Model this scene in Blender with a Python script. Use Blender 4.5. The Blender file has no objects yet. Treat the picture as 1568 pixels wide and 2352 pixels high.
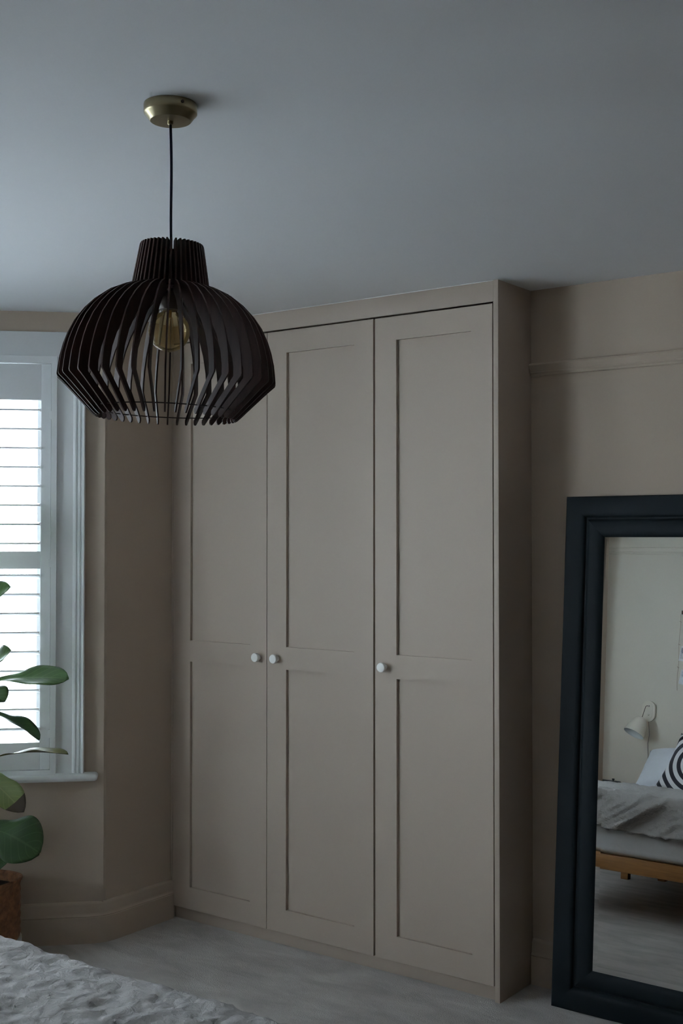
import bpy, bmesh, math, random
from mathutils import Vector, Matrix, noise

R = math.radians
random.seed(7)
scene = bpy.context.scene
col = scene.collection

# ------------------------------------------------------------------ camera
cam_d = bpy.data.cameras.new('camera')
cam = bpy.data.objects.new('camera', cam_d)
col.objects.link(cam)
cam.location = (2.0293, -3.6577, 1.6063)
cam.rotation_euler = (R(90) + 0.0203, 0.0, 0.637)
cam_d.sensor_fit = 'HORIZONTAL'
cam_d.sensor_width = 36.0
cam_d.lens = 2750.0 / 1568.0 * 36.0
cam_d.clip_start = 0.02
scene.camera = cam

# ------------------------------------------------------------------ overcast daylight
SKY = 62.0
world = bpy.data.worlds.new('overcast_sky')
scene.world = world
world.use_nodes = True
wn = world.node_tree
wn.nodes['Background'].inputs['Color'].default_value = (0.80, 0.89, 1.0, 1)
# standard overcast sky: the zenith is three times as bright as the horizon
tcw = wn.nodes.new('ShaderNodeTexCoord')
sepw = wn.nodes.new('ShaderNodeSeparateXYZ')
wn.links.new(tcw.outputs['Generated'], sepw.inputs['Vector'])
clw = wn.nodes.new('ShaderNodeMath')
clw.operation = 'MAXIMUM'
clw.inputs[1].default_value = 0.0
wn.links.new(sepw.outputs['Z'], clw.inputs[0])
maw = wn.nodes.new('ShaderNodeMath')
maw.operation = 'MULTIPLY_ADD'
maw.inputs[1].default_value = SKY * 2.0 / 3.0
maw.inputs[2].default_value = SKY / 3.0
wn.links.new(clw.outputs[0], maw.inputs[0])
wn.links.new(maw.outputs[0], wn.nodes['Background'].inputs['Strength'])


def portal(loc, rz, w, h):
    """sky portal in a window opening: guides sampling of the sky, gives off no light itself"""
    d = bpy.data.lights.new('window_portal', 'AREA')
    d.shape = 'RECTANGLE'
    d.size = w
    d.size_y = h
    d.cycles.is_portal = True
    o = bpy.data.objects.new('window_portal', d)
    col.objects.link(o)
    o.matrix_world = Matrix.Translation(loc) @ Matrix.Rotation(rz, 4, 'Z') @ Matrix.Rotation(R(90), 4, 'X')
    return o


scene.view_settings.view_transform = 'Standard'
scene.view_settings.look = 'None'
scene.view_settings.gamma = 1.0
scene.view_settings.use_curve_mapping = False
scene.view_settings.exposure = 0.0
scene.cycles.max_bounces = 14
scene.cycles.diffuse_bounces = 8
scene.cycles.glossy_bounces = 8
scene.cycles.transparent_max_bounces = 16
scene.cycles.sample_clamp_indirect = 8.0
scene.cycles.use_denoising = True
scene.cycles.caustics_reflective = False
scene.cycles.caustics_refractive = False


# ------------------------------------------------------------------ materials
def new_mat(name):
    m = bpy.data.materials.new(name)
    m.use_nodes = True
    return m, m.node_tree, m.node_tree.nodes['Principled BSDF']


def paint(name, rgb, rough=0.55, bump=0.02, scale=90.0, var=0.03, spec=0.35):
    m, nt, b = new_mat(name)
    tc = nt.nodes.new('ShaderNodeTexCoord')
    n1 = nt.nodes.new('ShaderNodeTexNoise')
    n1.inputs['Scale'].default_value = 2.2
    n1.inputs['Detail'].default_value = 3
    nt.links.new(tc.outputs['Object'], n1.inputs['Vector'])
    mix = nt.nodes.new('ShaderNodeMix')
    mix.data_type = 'RGBA'
    mix.inputs[6].default_value = tuple(c * (1 - var) for c in rgb) + (1,)
    mix.inputs[7].default_value = tuple(min(1, c * (1 + var)) for c in rgb) + (1,)
    nt.links.new(n1.outputs['Fac'], mix.inputs[0])
    nt.links.new(mix.outputs[2], b.inputs['Base Color'])
    b.inputs['Roughness'].default_value = rough
    b.inputs['Specular IOR Level'].default_value = spec
    if bump:
        n2 = nt.nodes.new('ShaderNodeTexNoise')
        n2.inputs['Scale'].default_value = scale
        n2.inputs['Detail'].default_value = 4
        nt.links.new(tc.outputs['Object'], n2.inputs['Vector'])
        bp = nt.nodes.new('ShaderNodeBump')
        bp.inputs['Strength'].default_value = bump
        bp.inputs['Distance'].default_value = 0.01
        nt.links.new(n2.outputs['Fac'], bp.inputs['Height'])
        nt.links.new(bp.outputs['Normal'], b.inputs['Normal'])
    return m


def wood(name, dark, light, scale=(1.5, 22, 22), rough=0.45, spec=0.4):
    m, nt, b = new_mat(name)
    tc = nt.nodes.new('ShaderNodeTexCoord')
    mp = nt.nodes.new('ShaderNodeMapping')
    mp.inputs['Scale'].default_value = scale
    nt.links.new(tc.outputs['Object'], mp.inputs['Vector'])
    n1 = nt.nodes.new('ShaderNodeTexNoise')
    n1.inputs['Scale'].default_value = 4
    n1.inputs['Detail'].default_value = 6
    n1.inputs['Distortion'].default_value = 0.6
    nt.links.new(mp.outputs['Vector'], n1.inputs['Vector'])
    cr = nt.nodes.new('ShaderNodeValToRGB')
    cr.color_ramp.elements[0].position = 0.3
    cr.color_ramp.elements[0].color = dark + (1,)
    cr.color_ramp.elements[1].position = 0.75
    cr.color_ramp.elements[1].color = light + (1,)
    nt.links.new(n1.outputs['Fac'], cr.inputs['Fac'])
    nt.links.new(cr.outputs['Color'], b.inputs['Base Color'])
    b.inputs['Roughness'].default_value = rough
    b.inputs['Specular IOR Level'].default_value = spec
    return m


def fabric(name, rgb, scale=260.0, bump=0.25, wrinkle=0.0, var=0.06, wr_scale=14.0):
    m, nt, b = new_mat(name)
    tc = nt.nodes.new('ShaderNodeTexCoord')
    n0 = nt.nodes.new('ShaderNodeTexNoise')
    n0.inputs['Scale'].default_value = 30
    n0.inputs['Detail'].default_value = 5
    nt.links.new(tc.outputs['Object'], n0.inputs['Vector'])
    mix = nt.nodes.new('ShaderNodeMix')
    mix.data_type = 'RGBA'
    mix.inputs[6].default_value = tuple(c * (1 - var) for c in rgb) + (1,)
    mix.inputs[7].default_value = tuple(min(1, c * (1 + var)) for c in rgb) + (1,)
    nt.links.new(n0.outputs['Fac'], mix.inputs[0])
    nt.links.new(mix.outputs[2], b.inputs['Base Color'])
    b.inputs['Roughness'].default_value = 0.9
    b.inputs['Specular IOR Level'].default_value = 0.1
    n1 = nt.nodes.new('ShaderNodeTexNoise')
    n1.inputs['Scale'].default_value = scale
    n1.inputs['Detail'].default_value = 3
    nt.links.new(tc.outputs['Object'], n1.inputs['Vector'])
    bp = nt.nodes.new('ShaderNodeBump')
    bp.inputs['Strength'].default_value = bump
    bp.inputs['Distance'].default_value = 0.004
    nt.links.new(n1.outputs['Fac'], bp.inputs['Height'])
    last = bp
    if wrinkle:
        n2 = nt.nodes.new('ShaderNodeTexNoise')
        n2.inputs['Scale'].default_value = wr_scale
        n2.inputs['Detail'].default_value = 5
        n2.inputs['Distortion'].default_value = 0.8
        nt.links.new(tc.outputs['Object'], n2.inputs['Vector'])
        b2 = nt.nodes.new('ShaderNodeBump')
        b2.inputs['Strength'].default_value = wrinkle
        b2.inputs['Distance'].default_value = 0.03
        nt.links.new(n2.outputs['Fac'], b2.inputs['Height'])
        nt.links.new(bp.outputs['Normal'], b2.inputs['Normal'])
        last = b2
    nt.links.new(last.outputs['Normal'], b.inputs['Normal'])
    return m


def plain(name, rgb, rough=0.5, metal=0.0, spec=0.5):
    m, nt, b = new_mat(name)
    b.inputs['Base Color'].default_value = rgb + (1,)
    b.inputs['Roughness'].default_value = rough
    b.inputs['Metallic'].default_value = metal
    b.inputs['Specular IOR Level'].default_value = spec
    return m


def thin_glass(name, tint, ior=1.45, rough=0.0, milk=None):
    m = bpy.data.materials.new(name)
    m.use_nodes = True
    nt = m.node_tree
    nt.nodes.clear()
    out = nt.nodes.new('ShaderNodeOutputMaterial')
    mix = nt.nodes.new('ShaderNodeMixShader')
    fr = nt.nodes.new('ShaderNodeFresnel')
    fr.inputs['IOR'].default_value = ior
    tr = nt.nodes.new('ShaderNodeBsdfTransparent')
    tr.inputs['Color'].default_value = tint + (1,)
    gl = nt.nodes.new('ShaderNodeBsdfGlossy')
    gl.inputs['Roughness'].default_value = rough
    nt.links.new(fr.outputs['Fac'], mix.inputs['Fac'])
    nt.links.new(tr.outputs['BSDF'], mix.inputs[1])
    nt.links.new(gl.outputs['BSDF'], mix.inputs[2])
    last = mix
    if milk:        # a faint coating that scatters some light
        df = nt.nodes.new('ShaderNodeBsdfDiffuse')
        df.inputs['Color'].default_value = milk[1] + (1,)
        last = nt.nodes.new('ShaderNodeMixShader')
        last.inputs['Fac'].default_value = milk[0]
        nt.links.new(mix.outputs['Shader'], last.inputs[1])
        nt.links.new(df.outputs['BSDF'], last.inputs[2])
    nt.links.new(last.outputs['Shader'], out.inputs['Surface'])
    return m


def carpet_mat():
    m, nt, b = new_mat('carpet')
    tc = nt.nodes.new('ShaderNodeTexCoord')
    mp = nt.nodes.new('ShaderNodeMapping')
    mp.inputs['Rotation'].default_value = (0, 0, R(35))
    mp.inputs['Scale'].default_value = (3.0, 7.0, 3.0)
    nt.links.new(tc.outputs['Object'], mp.inputs['Vector'])
    n1 = nt.nodes.new('ShaderNodeTexNoise')      # trodden and brushed pile, its shading put into the colour
    n1.inputs['Scale'].default_value = 1.3
    n1.inputs['Detail'].default_value = 5
    n1.inputs['Roughness'].default_value = 0.55
    n1.inputs['Distortion'].default_value = 0.5
    nt.links.new(mp.outputs['Vector'], n1.inputs['Vector'])
    cr = nt.nodes.new('ShaderNodeValToRGB')
    cr.color_ramp.elements[0].position = 0.33
    cr.color_ramp.elements[0].color = (0.375, 0.350, 0.325, 1)
    cr.color_ramp.elements[1].position = 0.70
    cr.color_ramp.elements[1].color = (0.57, 0.54, 0.51, 1)
    nt.links.new(n1.outputs['Fac'], cr.inputs['Fac'])
    nt.links.new(cr.outputs['Color'], b.inputs['Base Color'])
    b.inputs['Roughness'].default_value = 1.0
    b.inputs['Specular IOR Level'].default_value = 0.05
    b.inputs['Sheen Weight'].default_value = 0.25
    n2 = nt.nodes.new('ShaderNodeTexNoise')
    n2.inputs['Scale'].default_value = 240
    n2.inputs['Detail'].default_value = 2
    nt.links.new(tc.outputs['Object'], n2.inputs['Vector'])
    bp = nt.nodes.new('ShaderNodeBump')
    bp.inputs['Strength'].default_value = 0.55
    bp.inputs['Distance'].default_value = 0.006
    nt.links.new(n2.outputs['Fac'], bp.inputs['Height'])
    b2 = nt.nodes.new('ShaderNodeBump')
    b2.inputs['Strength'].default_value = 0.35
    b2.inputs['Distance'].default_value = 0.02
    nt.links.new(n1.outputs['Fac'], b2.inputs['Height'])
    nt.links.new(bp.outputs['Normal'], b2.inputs['Normal'])
    nt.links.new(b2.outputs['Normal'], b.inputs['Normal'])
    return m


M = {}
M['wall'] = paint('wall_paint', (0.455, 0.375, 0.300), rough=0.75, bump=0.03, scale=120)
M['wall_pale'] = paint('pale_wall_paint', (0.74, 0.695, 0.61), rough=0.75, bump=0.03, scale=120)  # wall paint lightened for the bed wall, its daylight put into the colour
M['wardrobe'] = paint('wardrobe_paint', (0.435, 0.362, 0.300), rough=0.55, bump=0.015, scale=160, var=0.015)
M['ceiling'] = paint('ceiling_paint', (0.82, 0.84, 0.87), rough=0.85, bump=0.02, scale=140, var=0.015)
M['white'] = paint('white_gloss_paint', (0.86, 0.88, 0.89), rough=0.35, bump=0.01, var=0.01, spec=0.5)
M['caulk'] = plain('white_caulk', (0.78, 0.78, 0.76), 0.5)
M['carpet'] = carpet_mat()
M['dark'] = plain('dark_void', (0.03, 0.026, 0.022), 0.9)
M['knob'] = plain('white_ceramic', (0.93, 0.92, 0.89), 0.3)
M['fin'] = wood('dark_stained_wood', (0.026, 0.012, 0.010), (0.050, 0.022, 0.017), scale=(18, 18, 2), rough=0.5, spec=0.28)
M['ring'] = plain('blackened_wire', (0.03, 0.022, 0.02), 0.35, 0.6)
M['cord'] = fabric('navy_cord', (0.012, 0.013, 0.026), scale=500, bump=0.4)
M['holder'] = plain('brown_lampholder', (0.06, 0.045, 0.035), 0.5)
M['brass'] = plain('antique_brass', (0.27, 0.23, 0.145), 0.30, 1.0)
M['bulb'] = thin_glass('amber_bulb_glass', (0.95, 0.87, 0.68), 1.22, milk=(0.16, (0.85, 0.66, 0.36)))
M['filament'] = plain('filament', (0.35, 0.22, 0.10), 0.5, 0.5)
M['glass'] = thin_glass('window_glass', (0.96, 0.98, 0.97), 1.45)
M['navy'] = paint('navy_frame_paint', (0.008, 0.012, 0.015), rough=0.55, bump=0.02, var=0.1, spec=0.10)
M['duvet'] = fabric('grey_linen', (0.36, 0.345, 0.335), scale=420, bump=0.45, wrinkle=0.42, wr_scale=34)
M['sheet'] = fabric('pale_grey_sheet', (0.56, 0.565, 0.57), scale=320, bump=0.15, wrinkle=0.1)
M['pillow'] = fabric('white_cotton', (0.70, 0.72, 0.77), scale=320, bump=0.1, wrinkle=0.2, wr_scale=8)
M['oak'] = wood('orange_oak', (0.19, 0.085, 0.022), (0.28, 0.135, 0.04))
M['darkwood'] = wood('dark_wood', (0.05, 0.03, 0.02), (0.09, 0.05, 0.035))
M['cream'] = plain('cream_lacquer', (0.80, 0.75, 0.65), 0.45)
M['shade_in'] = plain('white_inner', (0.82, 0.86, 0.86), 0.5)
M['steel'] = plain('steel', (0.5, 0.48, 0.42), 0.3, 1.0)
M['grey_cord'] = plain('grey_cord', (0.32, 0.30, 0.29), 0.7)
M['black'] = plain('black_plastic', (0.015, 0.015, 0.018), 0.45)
M['twine'] = plain('twine', (0.42, 0.33, 0.25), 0.9)
M['photo_white'] = plain('photo_border', (0.80, 0.80, 0.84), 0.4)
M['soil'] = paint('soil', (0.035, 0.022, 0.016), rough=1.0, bump=0.8, scale=60, var=0.4)
M['stem'] = plain('plant_stem', (0.10, 0.07, 0.04), 0.8)
M['planter_white'] = plain('white_planter', (0.68, 0.68, 0.66), 0.45)


def basket_mat():
    m, nt, b = new_mat('woven_basket')
    tc = nt.nodes.new('ShaderNodeTexCoord')
    w = nt.nodes.new('ShaderNodeTexNoise')
    w.inputs['Scale'].default_value = 45
    w.inputs['Detail'].default_value = 4
    nt.links.new(tc.outputs['Object'], w.inputs['Vector'])
    cr = nt.nodes.new('ShaderNodeValToRGB')
    cr.color_ramp.elements[0].position = 0.3
    cr.color_ramp.elements[0].color = (0.10, 0.04, 0.018, 1)
    cr.color_ramp.elements[1].position = 0.75
    cr.color_ramp.elements[1].color = (0.26, 0.115, 0.05, 1)
    nt.links.new(w.outputs['Fac'], cr.inputs['Fac'])
    nt.links.new(cr.outputs['Color'], b.inputs['Base Color'])
    b.inputs['Roughness'].default_value = 0.85
    bp = nt.nodes.new('ShaderNodeBump')
    bp.inputs['Strength'].default_value = 0.6
    bp.inputs['Distance'].default_value = 0.01
    nt.links.new(w.outputs['Fac'], bp.inputs['Height'])
    nt.links.new(bp.outputs['Normal'], b.inputs['Normal'])
    return m


M['basket'] = basket_mat()


def leaf_mat(name, rgb, vein):
    m, nt, b = new_mat(name)
    uv = nt.nodes.new('ShaderNodeUVMap')
    sep = nt.nodes.new('ShaderNodeSeparateXYZ')
    nt.links.new(uv.outputs['UV'], sep.inputs['Vector'])
    ab = nt.nodes.new('ShaderNodeMath')
    ab.operation = 'ABSOLUTE'
    nt.links.new(sep.outputs['Y'], ab.inputs[0])
    # side veins slant forward: u*9 - |v|*2.4
    m1 = nt.nodes.new('ShaderNodeMath')
    m1.operation = 'MULTIPLY'
    m1.inputs[1].default_value = 9.0
    nt.links.new(sep.outputs['X'], m1.inputs[0])
    m2 = nt.nodes.new('ShaderNodeMath')
    m2.operation = 'MULTIPLY_ADD'
    m2.inputs[1].default_value = -2.2
    nt.links.new(ab.outputs[0], m2.inputs[0])
    nt.links.new(m1.outputs[0], m2.inputs[2])
    fr = nt.nodes.new('ShaderNodeMath')
    fr.operation = 'PINGPONG'
    fr.inputs[1].default_value = 0.5
    nt.links.new(m2.outputs[0], fr.inputs[0])
    lt = nt.nodes.new('ShaderNodeMath')
    lt.operation = 'LESS_THAN'
    lt.inputs[1].default_value = 0.045
    nt.links.new(fr.outputs[0], lt.inputs[0])
    mid = nt.nodes.new('ShaderNodeMath')
    mid.operation = 'LESS_THAN'
    mid.inputs[1].default_value = 0.045
    nt.links.new(ab.outputs[0], mid.inputs[0])
    mx = nt.nodes.new('ShaderNodeMath')
    mx.operation = 'MAXIMUM'
    nt.links.new(lt.outputs[0], mx.inputs[0])
    nt.links.new(mid.outputs[0], mx.inputs[1])
    sc_ = nt.nodes.new('ShaderNodeMath')
    sc_.operation = 'MULTIPLY'
    sc_.inputs[1].default_value = 0.55
    nt.links.new(mx.outputs[0], sc_.inputs[0])
    mix = nt.nodes.new('ShaderNodeMix')
    mix.data_type = 'RGBA'
    mix.inputs[6].default_value = rgb + (1,)
    mix.inputs[7].default_value = vein + (1,)
    nt.links.new(sc_.outputs[0], mix.inputs[0])
    nt.links.new(mix.outputs[2], b.inputs['Base Color'])
    b.inputs['Roughness'].default_value = 0.38
    b.inputs['Specular IOR Level'].default_value = 0.45
    return m


M['leaf'] = leaf_mat('leaf_dark_green', (0.045, 0.095, 0.022), (0.12, 0.19, 0.07))
M['leaf_deep'] = leaf_mat('leaf_deep_green', (0.026, 0.060, 0.016), (0.07, 0.12, 0.05))
M['leaf_pale'] = leaf_mat('leaf_pale_green', (0.19, 0.24, 0.085), (0.32, 0.36, 0.16))
M['leaf_olive'] = leaf_mat('leaf_olive', (0.085, 0.080, 0.014), (0.13, 0.12, 0.03))
M['leaf_tip'] = plain('dry_leaf_tip', (0.06, 0.045, 0.03), 0.8)


def mirror_mat():
    m, nt, b = new_mat('mirror_silver')
    b.inputs['Base Color'].default_value = (0.90, 0.92, 0.91, 1)
    b.inputs['Metallic'].default_value = 1.0
    b.inputs['Roughness'].default_value = 0.0
    return m


M['mirror'] = mirror_mat()


def spiral_mat():
    m, nt, b = new_mat('black_white_swirl')
    tc = nt.nodes.new('ShaderNodeTexCoord')
    sep = nt.nodes.new('ShaderNodeSeparateXYZ')
    nt.links.new(tc.outputs['Object'], sep.inputs['Vector'])

    def mth(op, a, bb=None):
        n = nt.nodes.new('ShaderNodeMath')
        n.operation = op
        for i, v in enumerate((a, bb)):
            if v is None:
                continue
            if isinstance(v, (int, float)):
                n.inputs[i].default_value = v
            else:
                nt.links.new(v, n.inputs[i])
        return n.outputs[0]
    x = mth('ADD', sep.outputs['X'], -0.01)
    z = mth('ADD', sep.outputs['Z'], -0.02)
    r = mth('SQRT', mth('ADD', mth('MULTIPLY', x, x), mth('MULTIPLY', z, z)))
    th = mth('DIVIDE', mth('ARCTAN2', z, x), 2 * math.pi)
    s = mth('FRACT', mth('ADD', mth('MULTIPLY', r, 1 / 0.052), th))
    f = mth('GREATER_THAN', s, 0.50)
    mix = nt.nodes.new('ShaderNodeMix')
    mix.data_type = 'RGBA'
    mix.inputs[6].default_value = (0.76, 0.75, 0.76, 1)
    mix.inputs[7].default_value = (0.012, 0.012, 0.02, 1)
    nt.links.new(f, mix.inputs[0])
    nt.links.new(mix.outputs[2], b.inputs['Base Color'])
    b.inputs['Roughness'].default_value = 0.9
    return m


M['swirl'] = spiral_mat()


def brick_mat():
    m, nt, b = new_mat('far_brick')
    tc = nt.nodes.new('ShaderNodeTexCoord')
    br = nt.nodes.new('ShaderNodeTexBrick')
    br.inputs['Scale'].default_value = 4
    br.inputs['Color1'].default_value = (0.085, 0.07, 0.065, 1)
    br.inputs['Color2'].default_value = (0.11, 0.09, 0.08, 1)
    br.inputs['Mortar'].default_value = (0.14, 0.13, 0.12, 1)
    nt.links.new(tc.outputs['Object'], br.inputs['Vector'])
    nt.links.new(br.outputs['Color'], b.inputs['Base Color'])
    b.inputs['Roughness'].default_value = 0.9
    return m


M['brick'] = brick_mat()
M['road'] = paint('snowy_street', (0.80, 0.81, 0.82), rough=0.9, bump=0.1, scale=20, var=0.15)  # unseen street, whitened to bounce daylight onto the ceiling
M['bark'] = paint('frosted_bark', (0.20, 0.19, 0.185), rough=0.9, bump=0.2, scale=30, var=0.2)
M['roof'] = paint('slate_roof', (0.10, 0.10, 0.11), rough=0.8, bump=0.2, scale=20, var=0.2)
M['ext_white'] = plain('white_render', (0.3, 0.3, 0.29), 0.7)
M['ext_glass'] = plain('dark_pane', (0.06, 0.07, 0.08), 0.1)


# ------------------------------------------------------------------ mesh helpers
def obj(name, bm, mat, parent=None, smooth=None, kind=None):
    bmesh.ops.recalc_face_normals(bm, faces=bm.faces[:])
    me = bpy.data.meshes.new(name)
    bm.to_mesh(me)
    bm.free()
    for mm in (mat if isinstance(mat, (list, tuple)) else [mat]):
        me.materials.append(mm)
    if smooth is True:
        for p in me.polygons:
            p.use_smooth = True
    o = bpy.data.objects.new(name, me)
    col.objects.link(o)
    if smooth == 'auto':
        for p in me.polygons:
            p.use_smooth = True
        try:
            me.set_sharp_from_angle(angle=R(35))
        except Exception:
            pass
    if parent is not None:
        o.parent = parent
    if kind:
        o['kind'] = kind
    return o


def link_mesh(name, me, parent):
    o = bpy.data.objects.new(name, me)
    col.objects.link(o)
    o.parent = parent
    return o


def empty(name, loc=(0, 0, 0), rot=(0, 0, 0), kind=None, label=None, cat=None, group=None):
    o = bpy.data.objects.new(name, None)
    col.objects.link(o)
    o.location = loc
    o.rotation_euler = rot
    o.empty_display_size = 0.05
    tag(o, label, cat, group, kind)
    return o


def tag(o, label=None, cat=None, group=None, kind=None):
    if label:
        o['label'] = label
    if cat:
        o['category'] = cat
    if group:
        o['group'] = group
    if kind:
        o['kind'] = kind
    return o


def add_box(bm, x0, x1, y0, y1, z0, z1, bevel=0.0, seg=2):
    vs = [bm.verts.new(p) for p in ((x0, y0, z0), (x1, y0, z0), (x1, y1, z0), (x0, y1, z0),
                                    (x0, y0, z1), (x1, y0, z1), (x1, y1, z1), (x0, y1, z1))]
    fs = [bm.faces.new([vs[i] for i in f]) for f in ((3, 2, 1, 0), (4, 5, 6, 7), (0, 1, 5, 4),
                                                     (1, 2, 6, 5), (2, 3, 7, 6), (3, 0, 4, 7))]
    if bevel:
        es = list({e for f in fs for e in f.edges})
        bmesh.ops.bevel(bm, geom=es, offset=bevel, segments=seg, profile=0.5, affect='EDGES')


def box(name, mat, b, parent=None, bevel=0.0, kind=None, seg=2):
    bm = bmesh.new()
    add_box(bm, *b, bevel=bevel, seg=seg)
    return obj(name, bm, mat, parent, smooth='auto' if bevel else None, kind=kind)


def add_lathe(bm, prof, seg=40, mat=None, cap=False):
    """prof: list of (r, z); mat: Matrix"""
    mat = mat or Matrix.Identity(4)
    rings = []
    for r, z in prof:
        if r < 1e-6:
            rings.append([bm.verts.new(mat @ Vector((0, 0, z)))])
        else:
            rings.append([bm.verts.new(mat @ Vector((r * math.cos(2 * math.pi * k / seg), r * math.sin(2 * math.pi * k / seg), z))) for k in range(seg)])
    for a, b in zip(rings[:-1], rings[1:]):
        for k in range(seg):
            k2 = (k + 1) % seg
            if len(a) == 1 and len(b) == 1:
                continue
            if len(a) == 1:
                bm.faces.new((a[0], b[k], b[k2]))
            elif len(b) == 1:
                bm.faces.new((a[k], b[0], a[k2]))
            else:
                bm.faces.new((a[k], b[k], b[k2], a[k2]))


def add_tube(bm, pts, rad, seg=8, closed=False):
    pts = [Vector(p) for p in pts]
    n = len(pts)
    rings = []
    up = None
    for i, p in enumerate(pts):
        if closed:
            t = (pts[(i + 1) % n] - pts[i - 1]).normalized()
        else:
            t = (pts[min(i + 1, n - 1)] - pts[max(i - 1, 0)]).normalized()
        if up is None or abs(up.dot(t)) > 0.95:
            up = Vector((0, 0, 1)) if abs(t.z) < 0.9 else Vector((1, 0, 0))
        a = t.cross(up).normalized()
        up = a.cross(t).normalized()
        r = rad[i] if isinstance(rad, (list, tuple)) else rad
        rings.append([bm.verts.new(p + (a * math.cos(2 * math.pi * k / seg) + up * math.sin(2 * math.pi * k / seg)) * r) for k in range(seg)])
    m = n if closed else n - 1
    for i in range(m):
        A, B = rings[i], rings[(i + 1) % n]
        for k in range(seg):
            bm.faces.new((A[k], A[(k + 1) % seg], B[(k + 1) % seg], B[k]))
    if not closed:
        bm.faces.new(rings[0][::-1])
        bm.faces.new(rings[-1])


def sweep(name, path, prof, mat, parent=None, kind=None, side=1):
    """sweep a (offset, z) profile along a 2-D path; offset goes to the right of travel * side"""
    bm = bmesh.new()
    P = [Vector(p) for p in path]
    rings = []
    for i, p in enumerate(P):
        d0 = (P[i] - P[i - 1]).normalized() if i > 0 else (P[1] - P[0]).normalized()
        d1 = (P[i + 1] - P[i]).normalized() if i < len(P) - 1 else d0
        n0 = Vector((d0.y, -d0.x)) * side
        n1 = Vector((d1.y, -d1.x)) * side
        m = (n0 + n1).normalized()
        m = m / max(0.3, m.dot(n0))
        rings.append([bm.verts.new((p.x + m.x * o, p.y + m.y * o, z)) for o, z in prof])
    k = len(prof)
    for a, b in zip(rings[:-1], rings[1:]):
        for j in range(k):
            bm.faces.new((a[j], a[(j + 1) % k], b[(j + 1) % k], b[j]))
    bm.faces.new(rings[0][::-1])
    bm.faces.new(rings[-1])
    return obj(name, bm, mat, parent, smooth='auto', kind=kind)


# ------------------------------------------------------------------ the room
H = 2.5
XL = -1.575            # front wall of the house beside the bay
XB = -2.537            # bay centre wall
XR = 4.6
YB = 0.245             # wall behind the mirror
YF = -3.95             # wall with the bed head
C1 = (XL, -0.375)
C2 = (XB, -1.337)
C3 = (XB, -2.61)
C4 = (XL, -3.572)

floor = box('floor', M['carpet'], (XB - 0.3, XR + 0.15, YF - 0.15, YB + 0.15, -0.12, 0.0), kind='structure')
ceiling = box('ceiling', M['ceiling'], (XB - 0.3, XR + 0.15, YF - 0.15, YB + 0.15, H, H + 0.15), kind='structure')
box('wall_back', M['wall'], (XL - 0.15, XR + 0.15, YB, YB + 0.15, 0, H), kind='structure')
box('wall_front', M['wall_pale'], (XL - 0.15, XR + 0.15, YF - 0.15, YF, 0, H), kind='structure')
box('wall_right', M['wall'], (XR, XR + 0.15, YF, YB, 0, H), kind='structure')


def prism(name, mat, poly, z0, z1, kind=None, bevel_first=0.0, parent=None):
    bm = bmesh.new()
    lo = [bm.verts.new((x, y, z0)) for x, y in poly]
    hi = [bm.verts.new((x, y, z1)) for x, y in poly]
    n = len(poly)
    bm.faces.new(lo[::-1])
    bm.faces.new(hi)
    for i in range(n):
        bm.faces.new((lo[i], lo[(i + 1) % n], hi[(i + 1) % n], hi[i]))
    return obj(name, bm, mat, parent, kind=kind)


# piers of the house front on either side of the bay
prism('wall_left', M['wall'], [(XL, YB), (XL, C1[1] + 0.012), (XL - 0.006, C1[1] + 0.002), (XL - 0.012, C1[1] - 0.010),
                              (XL - 0.02, C1[1] - 0.0201), (XL - 0.02, YB)][:5] + [(XL - 0.15, YB)], 0, H, kind='structure')
prism('wall_left_far', M['wall'], [(XL, YF), (XL, C4[1]), (XL - 0.15, C4[1] + 0.15), (XL - 0.15, YF)], 0, H, kind='structure')

SK = [(0, 0), (0.021, 0), (0.021, 0.101), (0.0185, 0.1035), (0.0210, 0.1065), (0.0165, 0.1115), (0.0150, 0.118), (0.0140, 0.142),
      (0.0125, 0.146), (0.0125, 0.150), (0.009, 0.157), (0.005, 0.160), (0, 0.161)]


def arc_corner(a, c, b, r, n=7):
    a, c, b = Vector(a), Vector(c), Vector(b)
    p0 = c + (a - c).normalized() * r
    p2 = c + (b - c).normalized() * r
    return [tuple(p0 * (1 - t) ** 2 + c * 2 * t * (1 - t) + p2 * t * t) for t in [i / n for i in range(n + 1)]]


sweep('baseboard_left', [(XL, 0.0)] + arc_corner((XL, 0.0), C1, C2, 0.055) + [C2], SK, M['wall'], kind='structure', side=-1)
sweep('baseboard_bay', [C2, C3], SK, M['wall'], kind='structure', side=-1)
sweep('baseboard_far', [C3] + arc_corner(C3, C4, (XL, YF), 0.055) + [(XL, YF)], SK, M['wall'], kind='structure', side=-1)
sweep('baseboard_back', [(0.002, YB), (XR, YB)], SK, M['wall'], kind='structure', side=1)
sweep('baseboard_front', [(XL, YF), (XR, YF)], SK, M['wall'], kind='structure', side=-1)
sweep('baseboard_right', [(XR, YB), (XR, YF)], SK, M['wall'], kind='structure', side=1)


def picture_rail(name, path, top, side, mat=M['wall']):
    pr = [(0, 0), (0.006, -0.000), (0.022, -0.004), (0.024, -0.010), (0.019, -0.016), (0.016, -0.024), (0.012, -0.031),
          (0.013, -0.036), (0.009, -0.040), (0.008, -0.046), (0.0, -0.049)]
    return sweep(name, path, [(o, top + z) for o, z in pr], mat, kind='structure', side=side)


picture_rail('trim_1', [(0.002, YB), (XR, YB)], 2.234, 1)
picture_rail('trim_2', [(XL, YF), (XR, YF)], 2.185, -1, M['wall_pale'])


# ------------------------------------------------------------------ bay windows with shutters
Z_SILL = 0.672
Z_HEAD = 2.318


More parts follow.
